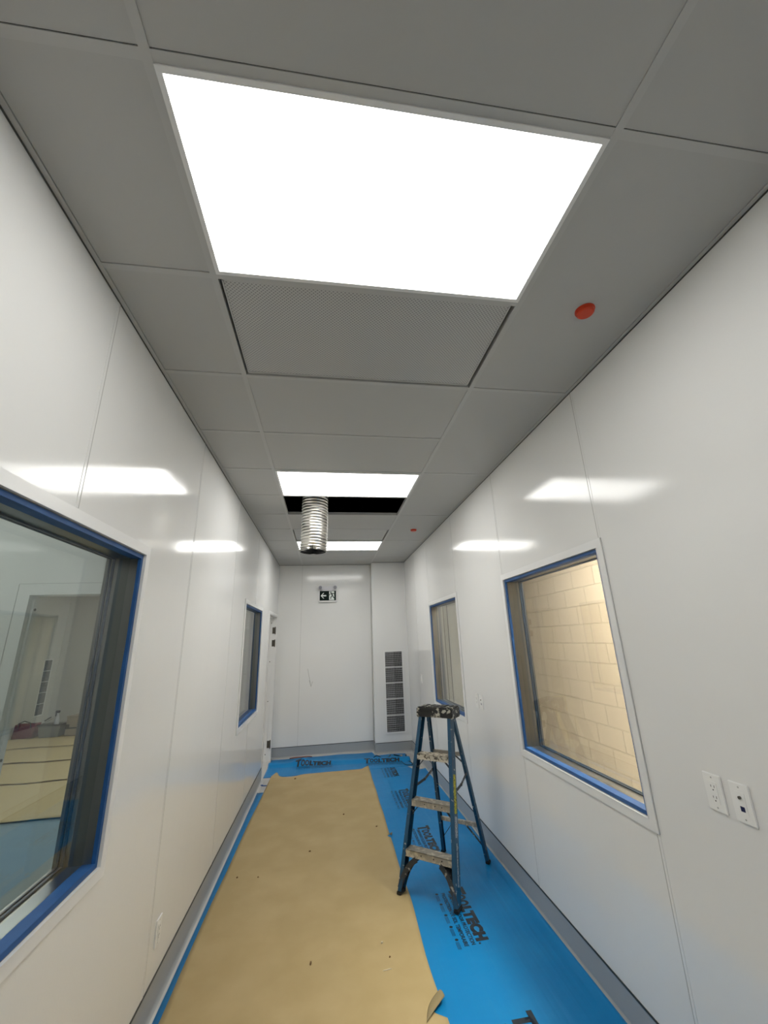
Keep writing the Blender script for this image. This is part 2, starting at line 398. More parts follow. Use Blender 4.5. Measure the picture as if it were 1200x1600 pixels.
# ------------------------------------------------------------------ hanging flexible duct
def duct():
    zt, zb = HC+.55, HC-.478
    R = .128; n = 48
    p0 = Vector((-.108, 4.02, zt)); p1 = Vector((-.137, 4.00, zb))
    t = thing('flexible_duct', 'ribbed aluminium flexible duct hanging from the black ceiling opening', 'duct', tuple(p1))
    bm = bmesh.new(); rings = []
    N = 190; turns = 34
    for i in range(N+1):
        s = i/N
        c = p0.lerp(p1, s) - p1
        ring = []
        for k in range(n):
            a = 2*PI*k/n
            ph = s*turns*2*PI*1.0 - a
            rr = R + .0060*math.cos(ph)
            if s > .985: rr = R+.002
            sq = max(0, (s-.93)/.07)
            x = rr*math.cos(a); y = rr*math.sin(a)
            if sq > 0:                                   # crushed lip: front and rear rims pushed together at the middle
                dent = math.exp(-((x)/.022)**2)
                y *= 1 - .0*sq
                y += (.11 if y < 0 else -.03)*dent*sq**2
                z = dent*sq**2*.028*(1 if y < .05 else 0)
            else: z = 0
            x += .004*math.sin(s*9+.5)
            ring.append(bm.verts.new((c.x+x, c.y+y, c.z+z)))
        rings.append(ring)
    for a, b in zip(rings, rings[1:]):
        for k in range(n): bm.faces.new((a[k], a[(k+1)%n], b[(k+1)%n], b[k]))
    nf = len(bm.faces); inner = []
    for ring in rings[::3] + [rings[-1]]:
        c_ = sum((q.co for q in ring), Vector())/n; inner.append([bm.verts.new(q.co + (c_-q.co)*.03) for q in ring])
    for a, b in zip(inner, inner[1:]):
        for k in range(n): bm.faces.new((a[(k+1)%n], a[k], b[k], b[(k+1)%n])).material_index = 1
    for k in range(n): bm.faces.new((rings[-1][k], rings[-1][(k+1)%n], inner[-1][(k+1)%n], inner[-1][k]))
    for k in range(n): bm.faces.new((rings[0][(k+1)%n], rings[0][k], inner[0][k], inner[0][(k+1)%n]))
    obj('duct_body', bm, [M_DUCT, mat('duct_inside_shade', (.05, .05, .048), .5)], t, smooth=True)  # dark inner shell: shade inside the deep duct put into its colour
    for sgn in (1, -1):
        bm = bmesh.new()
        tube(bm, [(sgn*R*1.03*math.cos(-1.2+2.4*i/16), R*1.03*math.sin(-1.2+2.4*i/16), .008) for i in range(17)], .003, 6)
        obj('end_rim', bm, M_HINGE, t)
    return t
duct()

# ------------------------------------------------------------------ windows
def window(n, side, ya, yb, label):
    s = -1 if side == 'L' else 1
    x = XL if side == 'L' else XR
    t = thing('window_%d' % n, label, None, (x, (ya+yb)/2, WZ0)); t['kind'] = 'structure'
    hw = (yb-ya)/2; h = WZ1-WZ0
    X = lambda d: s*d          # d>0 goes into the wall
    def frame_ring(bm, o, i, d0, d1, mi=0):     # ring between outer offset o and inner offset i (positive outwards from opening)
        for a in ((-hw-o, hw+o, h+i, h+o), (-hw-o, hw+o, -o, -i), (-hw-o, -hw-i, -i, h+i), (hw+i, hw+o, -i, h+i)):
            box(bm, X(d0), X(d1), a[0], a[1], a[2], a[3], mi)
    bm = bmesh.new(); frame_ring(bm, .040, 0, -.007, 0.0); frame_ring(bm, .0, -.003, -.009, .0035); frame_ring(bm, .0415, .040, -.002, .0, 1)
    obj('window_trim', bm, [M_TRIM, M_SEAMG], t)
    bm = bmesh.new(); frame_ring(bm, -.001, -.022, .004, TH-.002)
    obj('steel_jamb', bm, M_STEEL, t)['label'] = 'brushed stainless steel jamb'
    # wavy masking tape on the inner faces of the jamb
    bm = bmesh.new(); frame_ring(bm, -.0065, -.0228, .0022, .0038); rnd = random.Random(n)
    d_in = .0226
    corners = [(-hw+d_in, d_in), (hw-d_in, d_in), (hw-d_in, h-d_in), (-hw+d_in, h-d_in)]
    for e in range(4):
        a, b = corners[e], corners[(e+1) % 4]; N = 40; prev = None
        for i in range(N+1):
            u = i/N; y = a[0]+(b[0]-a[0])*u; z = a[1]+(b[1]-a[1])*u
            wv = (.046 if e % 2 == 0 else .016) + .0035*noise.noise(Vector((u*5+e*7, n*3.1, 0)))
            o0 = .0005 + .002*max(0, noise.noise(Vector((u*9+e*3, n, 4))))
            iy, iz = ((0, .0008), (-.0008, 0), (0, -.0008), (.0008, 0))[e]
            p = [bm.verts.new(q) for q in ((X(.0024+o0), y, z), (X(wv), y, z), (X(wv), y+iy, z+iz), (X(.0024+o0), y+iy, z+iz))]
            if prev:
                for k in range(4): bm.faces.new((prev[k], p[k], p[(k+1) % 4], prev[(k+1) % 4]))
            else: bm.faces.new(p)
            prev = p
        bm.faces.new(prev[::-1])
    obj('masking_tape', bm, M_TAPE, t)['label'] = 'blue masking tape round the opening'
    gd = .120
    bm = bmesh.new(); frame_ring(bm, -.0222, -.0275, gd-.010, gd-.001); frame_ring(bm, -.0222, -.0270, gd+.007, gd+.014)
    obj('glazing_gasket', bm, [M_GASKET, M_TAPE], t)
    bm = B(X(gd), X(gd+.006), -hw+.0225, hw-.0225, .0225, h-.0225)
    obj('glass_pane', bm, M_GLASS, t)
    obj('glass_pane', B(X(.048), X(.053), -hw+.0225, hw-.0225, .0225, h-.0225), M_GLASS, t)
window(1, 'L', *L_WIN[0], 'near left window with blue taped edges')
window(2, 'L', *L_WIN[1], 'far left window with blue taped edges')
window(3, 'R', *R_WIN[0], 'near right window looking onto the block wall')
window(4, 'R', *R_WIN[1], 'far right window behind the stepladder')

# ------------------------------------------------------------------ cove bases
def cove(name, pts, label):
    """pts: polyline on plan; the room is to the left of the direction"""
    bm = bmesh.new(); prof = [(0, .153), (.003, .153), (.003, .03), (.006, .016), (.014, .007), (.028, .002), (.045, .0012), (.045, 0), (0, 0)]
    rings = []
    for i, p in enumerate(pts):
        p = Vector(p)
        ds = []
        if i > 0: ds.append((p-Vector(pts[i-1])).normalized())
        if i < len(pts)-1: ds.append((Vector(pts[i+1])-p).normalized())
        ns = [Vector((-d.y, d.x)) for d in ds]
        if len(ns) == 2:
            m = (ns[0]+ns[1]); m = m/m.length_squared*2
        else: m = ns[0]
        rings.append([bm.verts.new((p.x+m.x*a, p.y+m.y*a, z)) for a, z in prof])
    for a, b in zip(rings, rings[1:]):
        for k in range(len(prof)-1):
            f = bm.faces.new((a[k], a[k+1], b[k+1], b[k])); f.smooth = 2 <= k <= 6
            if k >= 4: f.material_index = 1
    for a, b in zip(pts, pts[1:]):          # dark cap strip
        beam(bm, (a[0], a[1], .156), (b[0], b[1], .156), (0, 0, 1), .007, .010, 2)
    struct(obj(name, bm, [M_BASE, M_FLOOR, M_BASECAP]), label)
cove('baseboard_left', [(XL, DOOR[0]-.05), (XL, YN)], 'grey cove base along the left wall')
cove('baseboard_right', [(XR, YN), (XR, 7.19), (.79, 7.19), (.79, YB), (XL, YB), (XL, YB-.03)], 'grey cove base along the right and far walls')

# ------------------------------------------------------------------ door frame in the left wall
def door_frame(n):
    y0, y1, z1 = DOOR
    t = thing('door_%d' % n, 'white steel door frame at the far end of the left wall', None, (XL, (y0+y1)/2, 0)); t['kind'] = 'structure'
    h = (y1-y0)/2
    bm = bmesh.new()
    box(bm, 0, .008, -h-.045, -h, 0, z1+.045); box(bm, 0, .008, h, h+.045, 0, z1+.045); box(bm, 0, .008, -h, h, z1, z1+.045)
    box(bm, -TH, 0, h-.006, h, 0, z1); box(bm, -TH, 0, -h, -h+.006, 0, z1); box(bm, -TH, 0, -h+.006, h-.006, z1-.006, z1)
    box(bm, -.10, -.06, h-.022, h-.006, 0, z1-.006); box(bm, -.10, -.06, -h+.006, -h+.022, 0, z1-.006); box(bm, -.10, -.06, -h+.022, h-.022, z1-.022, z1-.006)
    obj('frame', bm, M_TRIM, t)
    for z in (1.93, 1.727, .235):
        bm = bmesh.new(); box(bm, -.058, -.018, h-.010, h-.0062, z-.05, z+.05); box(bm, -.018, -.004, h-.016, h-.0062, z-.055, z+.055)
        tube(bm, [(-.012, h-.016, z-.06), (-.012, h-.016, z+.06)], .006, 8)
        obj('hinge', bm, M_HINGE, t)['label'] = 'dark steel hinge leaf'
    for z in (2.05, 1.44, .846, .10):
        bm = bmesh.new(); tube(bm, [(-.075, h-.026, z), (-.075, h-.022, z)], .007, 10)
        obj('screw', bm, M_DARK, t)
door_frame(1)
def door_frame_room():
    t = thing('door_2', 'white frame of the doorway seen through the near left window', None, (-1.625, 3.35, 0)); t['kind'] = 'structure'
    h = .525; z1 = 2.14; bm = bmesh.new()
    for s in (-1, 1):
        box(bm, s*h, s*(h+.06), -.012, 0, 0, z1+.06); box(bm, s*(h-.02), s*h, -.012, .10, 0, z1)
        box(bm, s*(h-.035), s*(h-.02), .03, .07, 0, z1)
    box(bm, -h, h, -.012, 0, z1, z1+.06); box(bm, -h+.02, h-.02, -.012, .10, z1-.02, z1); box(bm, -h-.062, h+.062, -.014, 0, z1+.06, z1+.064, 1); box(bm, -h-.064, -h-.06, -.014, 0, 0, z1+.064, 1)
    obj('frame', bm, [M_WALL2, M_SEAMG], t)
    for z in (2.02, 1.05, .3):
        bm = bmesh.new(); tube(bm, [(-h+.02, .05, z), (-h+.04, .05, z)], .009, 10); obj('screw', bm, M_DARK, t)
door_frame_room()
# grey door in the far wall of the room beyond, seen through the far left window
def far_door():
    t = thing('door_3', 'pale grey door with a lever seen deep through the far left window', None, (-2.35, 11.8, 0)); t['kind'] = 'structure'
    bm = bmesh.new(); box(bm, -.47, .47, -.03, 0, 0, 2.12, bevel=.003); obj('door_leaf', bm, mat('door_grey', (.45, .46, .46), .4), t)
    bm = bmesh.new()
    for s in (-1, 1): box(bm, s*.47, s*.53, -.045, 0, 0, 2.18)
    box(bm, -.47, .47, -.045, 0, 2.12, 2.18); obj('frame', bm, M_TRIM, t)
    bm = bmesh.new(); tube(bm, [(.38, -.03, 1.0), (.38, -.08, 1.0), (.25, -.08, 1.0)], .012, 8); obj('lever_handle', bm, M_HINGE, t)
far_door()

# ------------------------------------------------------------------ air grilles
def grille(name, label, loc, rotz, w_, z0, z1, cells):
    t = thing(name, label, 'vent grille', loc, None, rotz)       # front faces -y of the thing
    h = z1-z0; f = .024
    bm = bmesh.new()
    for a in ((-w_/2-f, w_/2+f, -f, 0), (-w_/2-f, w_/2+f, h, h+f), (-w_/2-f, -w_/2, 0, h), (w_/2, w_/2+f, 0, h)): box(bm, a[0], a[1], -.012, 0, a[2], a[3], bevel=.002)
    for i in range(1, cells): box(bm, -w_/2, w_/2, -.010, 0, h*i/cells-.0055, h*i/cells+.0055)
    obj('frame', bm, M_TRIM, t)
    bm = B(-w_/2, w_/2, -.0012, -.0004, 0, h); obj('backing', bm, M_BLACK, t)
    bm = bmesh.new(); n = int(h/.03); rnd = random.Random(4)
    for i in range(n):
        z = (i+.5)*h/n
        for xa, xb in ((-w_/2, .03*w_), (.06*w_, w_/2)):
            wd = .013 if xa < -.01 else .006
            beam(bm, (xa, -.004, z), (xb, -.004, z), (0, .35, 1), wd + rnd.uniform(-.003, .003), .0012)
    obj('louvre', bm, M_LOUV, t)
    bm = bmesh.new(); nx = 20
    for i in range(1, nx): box(bm, -w_/2+w_*i/nx-.0009, -w_/2+w_*i/nx+.0009, -.0092, -.0078, 0, h)
    nz = int(h/.0145)
    for i in range(1, nz): box(bm, -w_/2, w_/2, -.0092, -.0080, h*i/nz-.0007, h*i/nz+.0007)
    obj('wire_grid', bm, M_MESH, t)
    return t
grille('wall_grille', 'tall five section return air grille low on the boxed out far wall', (1.128, 7.19, .303), 0, .288, .303, 1.515, 5)
grille('wall_grille', 'grey return air grille in the room seen through the near left window', (-6.55, 11.41, .35), PI/2, .27, .35, 1.54, 5)

# ------------------------------------------------------------------ exit sign with emergency lamps
def exit_sign():
    t = thing('exit_sign', 'black exit sign with white left arrow and running figure on the far wall', 'exit sign', (.022, YB, 2.39))
    bm = bmesh.new(); box(bm, -.158, .156, -.05, 0, -.012, .200, bevel=.006); obj('housing', bm, M_TRIM, t)
    bm = B(-.142, .142, -.0525, -.0495, .018, .186); obj('sign_face', bm, M_SIGNB, t)['label'] = 'black face with pictograms'
    def poly(bm, pts, y=-.0532):
        vs = [bm.verts.new((x, y, z)) for x, z in pts]; f = bm.faces.new(vs)
        r = bmesh.ops.extrude_face_region(bm, geom=[f]); bmesh.ops.translate(bm, verts=[v for v in r['geom'] if isinstance(v, bmesh.types.BMVert)], vec=(0, .0006, 0))
    bm = bmesh.new()                        # arrow: shaft and chevron
    cx, cz = -.075, .102
    poly(bm, [(cx-.050, cz), (cx-.005, cz+.048), (cx+.012, cz+.048), (cx-.022, cz+.012), (cx+.048, cz+.012), (cx+.048, cz-.012), (cx-.022, cz-.012), (cx+.012, cz-.048), (cx-.005, cz-.048)])
    obj('arrow', bm, M_SIGNW, t)
    bm = bmesh.new(); poly(bm, [(.022, .026), (.112, .026), (.112, .178), (.022, .178)]); obj('doorway_symbol', bm, M_SIGNW, t)
    bm = bmesh.new(); y = -.0540               # running figure, heading left
    def limb(pts, wd):
        for a, b in zip(pts, pts[1:]): beam(bm, (a[0], y, a[1]), (b[0], y, b[1]), (0, 1, 0), .0008, wd)
    n = 16; poly(bm, [(.052+.012*math.cos(2*PI*k/n), .158+.012*math.sin(2*PI*k/n)) for k in range(n)], y)
    limb([(.064, .145), (.080, .098)], .020); limb([(.062, .142), (.036, .126), (.026, .108)], .010); limb([(.072, .142), (.100, .138), (.134, .112)], .011)
    limb([(.078, .098), (.054, .078), (.050, .044)], .014); limb([(.086, .096), (.100, .066), (.132, .050)], .014)
    obj('running_figure', bm, M_SIGNB, t)
    bm = bmesh.new(); box(bm, -.135, .128, -.06, 0, .200, .262, bevel=.008); box(bm, -.04, .04, -.062, -.058, .24, .246); obj('battery_housing', bm, M_HOUS, t)
    for x in (-.125, .118):
        bm = bmesh.new(); tube(bm, [(x, -.055, .245), (x*1.02, -.075, .243), (x*1.06, -.115, .238)], [.016, .030, .036], 16)
        hd = obj('lamp_head', bm, M_HOUS, t)
        bm = bmesh.new(); tube(bm, [(x*1.06, -.1152, .238), (x*1.063, -.117, .2378)], .029, 16); obj('lamp_lens', bm, M_GREYD, hd)
exit_sign()

# ------------------------------------------------------------------ wall plates
def plate(kind, side, y, z, label, group=None, w_=.072, h=.118):
    s = 1 if side == 'L' else -1; x = XL if side == 'L' else XR
    t = thing('wall_plate', label, 'wall plate', (x, y, z), group)
    X = lambda d: s*d
    bm = bmesh.new(); box(bm, X(0), X(.006), -w_/2, w_/2, -h/2, h/2, bevel=.0018); obj('cover_plate', bm, M_PLATE, t)
    if kind in ('outlet', 'both'):
        bm = bmesh.new(); box(bm, X(.0055), X(.0078), -.0165, .0165, -.034, .034, bevel=.0008); rc = obj('receptacle', bm, M_PLATE, t)
        for zc in (.017, -.017):
            obj('slot', B(X(.0076), X(.0082), -.0075, -.0055, zc-.001, zc+.007), M_DARK, rc); obj('slot', B(X(.0076), X(.0082), .0055, .0075, zc-.001, zc+.006), M_DARK, rc)
            bm = bmesh.new(); tube(bm, [(X(.0076), 0, zc-.0085), (X(.0082), 0, zc-.0085)], .0024, 8)
            obj('ground_hole', bm, M_DARK, rc)
    if kind == 'data':
        bm = bmesh.new(); box(bm, X(.0055), X(.0075), -.0165, .0165, -.034, .034, bevel=.0008); ins = obj('insert', bm, M_PLATE, t)
        bm = bmesh.new(); tube(bm, [(X(.007), 0, .017), (X(.013), 0, .017)], .0048, 10); obj('coaxial_jack', bm, M_HINGE, ins)
        bm = B(X(.0075), X(.0082), -.0075, .0075, -.024, -.009); obj('data_jack', bm, M_NAVY, ins)['label'] = 'navy blue data jack'
    if kind == 'switch':
        bm = bmesh.new(); box(bm, X(.0055), X(.0095), -.0165, .0165, -.034, .034, bevel=.001); obj('rocker', bm, M_PLATE, t)
    for zc in (h/2-.012, -h/2+.012):
        bm = bmesh.new(); tube(bm, [(X(.0058), 0, zc), (X(.0066), 0, zc)], .003, 8)
        obj('screw', bm, M_SEAMG, t)
plate('outlet', 'R', 1.499, 1.156, 'white duplex power outlet on the near right wall, left of the data plate')
plate('data', 'R', 1.397, 1.155, 'white plate with a coaxial jack and a navy data jack on the near right wall')
plate('outlet', 'R', 3.925, 1.155, 'white power outlet on the right wall between the windows, the farther of its pair')
plate('data', 'R', 3.810, 1.155, 'white data plate on the right wall between the windows, the nearer of its pair')
plate('switch', 'R', 6.24, 1.155, 'small white switch plate on the right wall beyond the far window')
plate('outlet', 'L', 2.775, .345, 'white outlet plate low on the left wall above the cove base')

# ------------------------------------------------------------------ orange sprinkler caps
for y, lab in ((1.262, 'orange sprinkler cap on the ceiling beside the large light panel'), (4.925, 'small orange sprinkler cap on the ceiling far down the corridor')):
    bm = bmesh.new(); lathe(bm, [(.012, -.020), (.030, -.019), (.036, -.014), (.037, -.003), (.041, -.002), (.041, .004), (.02, .004)], 28)
    tag(obj('sprinkler_cap', bm, M_ORANGE, loc=(1.095, y, HC)), lab, 'sprinkler cap')

# ------------------------------------------------------------------ floor protection
def hgt(x, y): return .0016 + .0016*noise.noise(Vector((x*2.2, y*1.1, 0)))
def ridge(x, y):
    """bunched up fold in the crosswise film"""
    A = .040 + .045*math.exp(-((x+.33)/.12)**2) + .012*noise.noise(Vector((x*3, 7, 0)))
    y0 = 6.86 - .12*(x+.43) + .02*noise.noise(Vector((x*4, 3, 0)))
    a = max(0, min(1, (y-y0)/.11)); b = max(0, min(1, (y-y0-.13)/.12))
    return A*(a*a*(3-2*a))*(1-b*b*(3-2*b))
def sheet(xa, xb, ya, yb, z, name, m, nx=30, ny=90, fx0=None, fx1=None, fy0=None, fy1=None, thick=.0006, parent=None, q=.88):
    """sheet with wobbling edges; fx0(y), fx1(y) shift the x edges; fy0(x), fy1(x) shift the y edges"""
    bm = bmesh.new(); g = []
    for j in range(ny+1):
        row = []
        for i in range(nx+1):
            u, v = i/nx, j/ny; x = xa+(xb-xa)*u; y = ya+(yb-ya)*v
            y2 = y + ((fy0(x)*max(0, (q-v)/q if q < .8 else (.12-v)/.12) if fy0 else 0) + (fy1(x)*max(0, (v-q)/(1-q)) if fy1 else 0))
            x2 = x + ((fx0(y2)*(1-u)**4 if fx0 else 0) + (fx1(y2)*u**4 if fx1 else 0))
            row.append(bm.verts.new((x2, y2, hgt(x2, y2)+z)))
        g.append(row)
    for j in range(ny):
        for i in range(nx): bm.faces.new((g[j][i], g[j][i+1], g[j+1][i+1], g[j+1][i]))
    bmesh.ops.recalc_face_normals(bm, faces=bm.faces); 
    if bm.faces[0].normal.z < 0: bmesh.ops.reverse_faces(bm, faces=bm.faces)
    bmesh.ops.solidify(bm, geom=bm.faces[:], thickness=thick)
    return obj(name, bm, m, parent, smooth=True, flip=False)
def nz(s, a, k=1.0): return lambda t: a*noise.noise(Vector((t*k, s, 0)))

def print_block(film, x, y, rot, scale=1.0, zoff=.0012):
    """the printed block: heading, two lines and a row of small marks. (x, y) is the lower left of the heading"""
    bm = bmesh.new()
    def put(body, size, x0, y0, width, bold):
        b = text_bm(body, size, bold); a0, a1 = text_width(b); s = width/(a1-a0)
        merge(bm, b, Matrix.Translation((x0-a0*s, y0, 0)) @ Matrix.Diagonal((s, 1, 1, 1)))
    put('T', .145, 0, -.022, .092, .008)
    put('OO', .092, .088, 0, .124, .0055)
    put('LTECH', .092, .218, 0, .330, .0078)
    put('TEMPORARY FLOOR PROTECTION', .036, .060, -.044, .51, .0009)
    put('PROTECTION DE SOL TEMPORAIRE', .036, .045, -.087, .53, .0009)
    for i in range(5):                      # small marks with two fine lines each
        n = 10; cx = .05+i*.115; vs = [bm.verts.new((cx+.011*math.cos(2*PI*k/n), -.118+.011*math.sin(2*PI*k/n), 0)) for k in range(n)]; bm.faces.new(vs)
        for zz in (-.112, -.120, -.128):
            vs = [bm.verts.new(p) for p in ((cx+.018, zz, 0), (cx+.080, zz, 0), (cx+.080, zz-.003, 0), (cx+.018, zz-.003, 0))]; bm.faces.new(vs)
    n = 12; vs = [bm.verts.new((.566+.007*math.cos(2*PI*k/n), .006+.007*math.sin(2*PI*k/n), 0)) for k in range(n)]; bm.faces.new(vs)
    bmesh.ops.triangulate(bm, faces=bm.faces[:])
    bmesh.ops.subdivide_edges(bm, edges=[e for e in bm.edges if e.calc_length() > .05], cuts=2)
    bm.transform(Matrix.Translation((x, y, 0)) @ Matrix.Rotation(rot, 4, 'Z') @ Matrix.Scale(scale, 4))
    for v in bm.verts: v.co.z = hgt(v.co.x, v.co.y) + zoff
    bmesh.ops.recalc_face_normals(bm, faces=bm.faces)
    for f in bm.faces:
        if f.normal.z < 0: f.normal_flip()
    o = obj('printed_lettering', bm, M_PRINT, film, flip=False); o['label'] = 'black TOOLTECH floor protection print'; return o
Z1, Z2, Z3 = .0006, .0022, .0040
film = sheet(.30, 1.379, YN+.05, 6.60, Z1, 'floor_film', M_FILM, 60, 120, fx1=nz(3, .012, 1.3), fy1=lambda x: -.32*max(0, min(1, (x-1.10)/.12)))
for vx in film.data.vertices: vx.co.z += max(0, (vx.co.x-1.325)/.05)**2*.010   # rides up the cove
tag(film, 'long blue plastic floor film with black TOOLTECH print along the right wall', 'floor film')
for k in range(-3, 5): print_block(film, .905, 2.46+1.04*k, -PI/2, 1.0, Z1+.0010)
film = sheet(XL+.022, -.20, YN+.05, 5.90, Z1, 'floor_film', M_FILM, 12, 100, fx0=nz(8, .010, 1.5), fy1=nz(2, .03, 6))
tag(film, 'blue film strip showing between the left cove base and the kraft paper', 'floor film')
film = sheet(XL+.015, 1.25, 6.46, 7.29, Z2, 'floor_film', M_FILM, 90, 60, q=.5, fy0=lambda x: .03*noise.noise(Vector((x*2, 5, 0))) + 0*x, fy1=lambda x: .045*noise.noise(Vector((x*2.5, 1, 0))) + (.06 if x < .75 else -.16 if x > .80 else -.05))
tag(film, 'blue film laid crosswise below the far wall with TOOLTECH print', 'floor film')
for vx in film.data.vertices: vx.co.z += ridge(vx.co.x, vx.co.y)
for px_, py_ in ((-.43, 6.885), (.57, 6.765)):
    for vx in print_block(film, px_, py_, -.12, .95, Z2+.0016).data.vertices: vx.co.z += ridge(vx.co.x, vx.co.y)
bm = bmesh.new()                                       # piece of darker tape on the bare floor at left
pts = [(-.80, 6.20), (-.78, 6.16), (-.70, 6.15), (-.62, 6.16)]
for a, b in zip(pts, pts[1:]): beam(bm, (*a, .003), (*b, .003), (0, 0, 1), .002, .03)
tag(obj('tape_strip', bm, M_TAPE), 'short piece of blue tape on the bare floor by the far left wall', 'tape')

def paper():
    xa, xb, ya, yb = -.775, .602, YN+.1, 6.52
    bm = bmesh.new(); nx, ny = 46, 260; g = []
    def top(x):
        u = (x-xa)/(xb-xa); b = 6.50 + .02*noise.noise(Vector((x*4, 9, 0)))
        b += .20*math.exp(-((x-(xa+.07))/.045)**2)              # raised spike at left corner
        b += .14*max(0, 1-abs(x-xb)/.10)                        # right corner point
        b -= .09*math.exp(-((x+.48)/.13)**2)
        return b
    for j in range(ny+1):
        row = []
        for i in range(nx+1):
            u, v = i/nx, j/ny; x = xa+(xb-xa)*u
            y = ya+(yb-ya)*v; t = max(0, (v-.93)/.07); y += (top(x)-yb)*t
            x += (1-u)**6*(.012*noise.noise(Vector((y*1.1, 2, 0))) + .055*max(0, min(1, (y-3.8)/2.6)))
            x += u**8*(.013*noise.noise(Vector((y*1.6, 6, 0))) - .015 + .03*max(0, min(1, (y-3)/3)))
            # torn notch near y=2.6 and a nick at y=4.45
            dn = (y-2.555)/.055
            if abs(dn) < 1: x -= u**8*.085*(1-abs(dn))
            dn = (y-4.40)/.03
            if abs(dn) < 1: x -= u**10*.03*(1-abs(dn))
            row.append(bm.verts.new((x, y, hgt(x, y)+Z3)))
        g.append(row)
    for j in range(ny):
        for i in range(nx): bm.faces.new((g[j][i], g[j][i+1], g[j+1][i+1], g[j+1][i]))
    bmesh.ops.recalc_face_normals(bm, faces=bm.faces)
    if bm.faces[0].normal.z < 0: bmesh.ops.reverse_faces(bm, faces=bm.faces)
    bmesh.ops.solidify(bm, geom=bm.faces[:], thickness=.0007)
    p = obj('kraft_paper', bm, M_PAPER, smooth=True, flip=False)
    tag(p, 'long tan kraft paper sheet covering the middle of the corridor floor', 'floor paper')
    # folded back torn flap: curls up to the left from the tear
    bm = bmesh.new(); gx = []
    a, b, c = Vector((.592, 2.66)), Vector((.600, 2.585)), Vector((.485, 2.490))
    tip = Vector((.530, 2.615))
    # triangle a-b-c folded; rounded strip
    N = 12; rows_ = []
    for i in range(N+1):
        u = i/N; e0 = a.lerp(c, u) + Vector((-.018, .010))*math.sin(u*PI); e1 = b.lerp(c, u)
        r = []
        for j in range(7):
            v = j/6; q = e0.lerp(e1, v)
            r.append(bm.verts.new((q.x, q.y, .0055 + .022*math.sin(v*PI*.62)*(1-u)**.6)))
        rows_.append(r)
    for r0, r1 in zip(rows_, rows_[1:]):
        for j in range(6): bm.faces.new((r0[j], r0[j+1], r1[j+1], r1[j]))
    bmesh.ops.remove_doubles(bm, verts=bm.verts, dist=1e-5)
    bmesh.ops.solidify(bm, geom=bm.faces[:], thickness=.0008)
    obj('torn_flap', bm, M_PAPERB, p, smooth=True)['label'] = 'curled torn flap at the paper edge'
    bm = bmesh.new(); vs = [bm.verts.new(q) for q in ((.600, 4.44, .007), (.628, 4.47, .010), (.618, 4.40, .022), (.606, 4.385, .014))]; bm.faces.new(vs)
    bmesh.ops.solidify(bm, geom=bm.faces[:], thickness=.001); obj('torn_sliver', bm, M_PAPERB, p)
paper()

# debris: chips and crumbs on the paper
def chip(x, y, l, wd, rz, m, label, name='wood_chip', cat='debris', group=None):
    bm = bmesh.new(); rnd = random.Random(int((x+5)*1000+y*77)); pts = []
    for k in range(7):
        a = 2*PI*k/7; pts.append((l/2*math.cos(a)*rnd.uniform(.7, 1.1), wd/2*math.sin(a)*rnd.uniform(.7, 1.1)))
    lo = [bm.verts.new((px, py, 0)) for px, py in pts]; hi = [bm.verts.new((px*.8, py*.8, min(l, wd)*.5+.001)) for px, py in pts]
    bm.faces.new(lo[::-1]); bm.faces.new(hi)
    for k in range(7): bm.faces.new((lo[k], lo[(k+1) % 7], hi[(k+1) % 7], hi[k]))
    o = obj(name, bm, m, loc=(x, y, hgt(x, y)+Z3+.0003)); o.rotation_euler = (0, 0, rz); tag(o, label, cat, group)
chip(-.067, 2.976, .030, .012, 1.5, M_CHIP, 'curled brown wood chip on the near middle of the kraft paper')
chip(.347, 3.05, .016, .012, .3, M_WHITEBIT, 'pale crumb on the near right of the kraft paper, farther of two', 'plaster_crumb')
chip(.375, 2.93, .011, .009, .3, M_CHIP, 'brown crumb on the kraft paper just nearer than the pale crumb', 'plaster_crumb')
chip(.348, 2.841, .060, .005, .1, M_WHITEBIT, 'thin pale splinter lying across the kraft paper near its right edge', 'wood_splinter')
chip(-.12, 4.28, .022, .010, .2, M_CHIP, 'dark chip in the middle of the kraft paper')
chip(-.66, 3.99, .016, .012, .9, M_CHIP, 'dark chip near the left edge of the kraft paper')
chip(-.50, 3.96, .012, .008, .2, M_CHIP, 'tiny brown crumb right of the chip by the left paper edge', 'plaster_crumb')
chip(-.386, 6.308, .030, .018, .2, M_CHIP, 'brown chip near the far end of the kraft paper')
chip(.199, 4.984, .018, .014, .2, M_CHIP, 'brown crumb on the far right half of the kraft paper', 'plaster_crumb')
chip(.500, 4.62, .020, .012, .4, M_CHIP, 'brown chip near the right paper edge beside the torn sliver')

# loose wires on the film in the far right corner
def wire(pts, r, m, label, z=.008):
    P = [Vector((*p, z)) for p in pts]; out = []
    for i in range(len(P)-1):
        a, b, c, d = P[max(i-1, 0)], P[i], P[i+1], P[min(i+2, len(P)-1)]
        for k in range(6):
            t = k/6; out.append(.5*((2*b)+(c-a)*t+(2*a-5*b+4*c-d)*t*t+(3*b-a-3*c+d)*t**3))
    out.append(P[-1]); bm = bmesh.new(); tube(bm, out, r, 6); tag(obj('loose_wire', bm, m, smooth=True), label, 'wire')
wire([(.74, 7.02), (.80, 7.10), (.86, 6.97), (.96, 6.98), (1.01, 7.09)], .006, M_WIRE, 'black loose wire curling on the film below the grille')
wire([(1.00, 7.05), (.93, 6.80), (1.02, 6.74), (1.10, 6.74), (1.14, 6.52), (1.25, 6.50), (1.22, 6.68)], .005, M_WIRE, 'black zigzag wire right of the curling wire on the film')
wire([(1.06, 7.06), (1.14, 6.95), (1.19, 6.88), (1.24, 7.0)], .009, M_WIRE, 'short thick black cable scrap by the far right corner', z=.011)
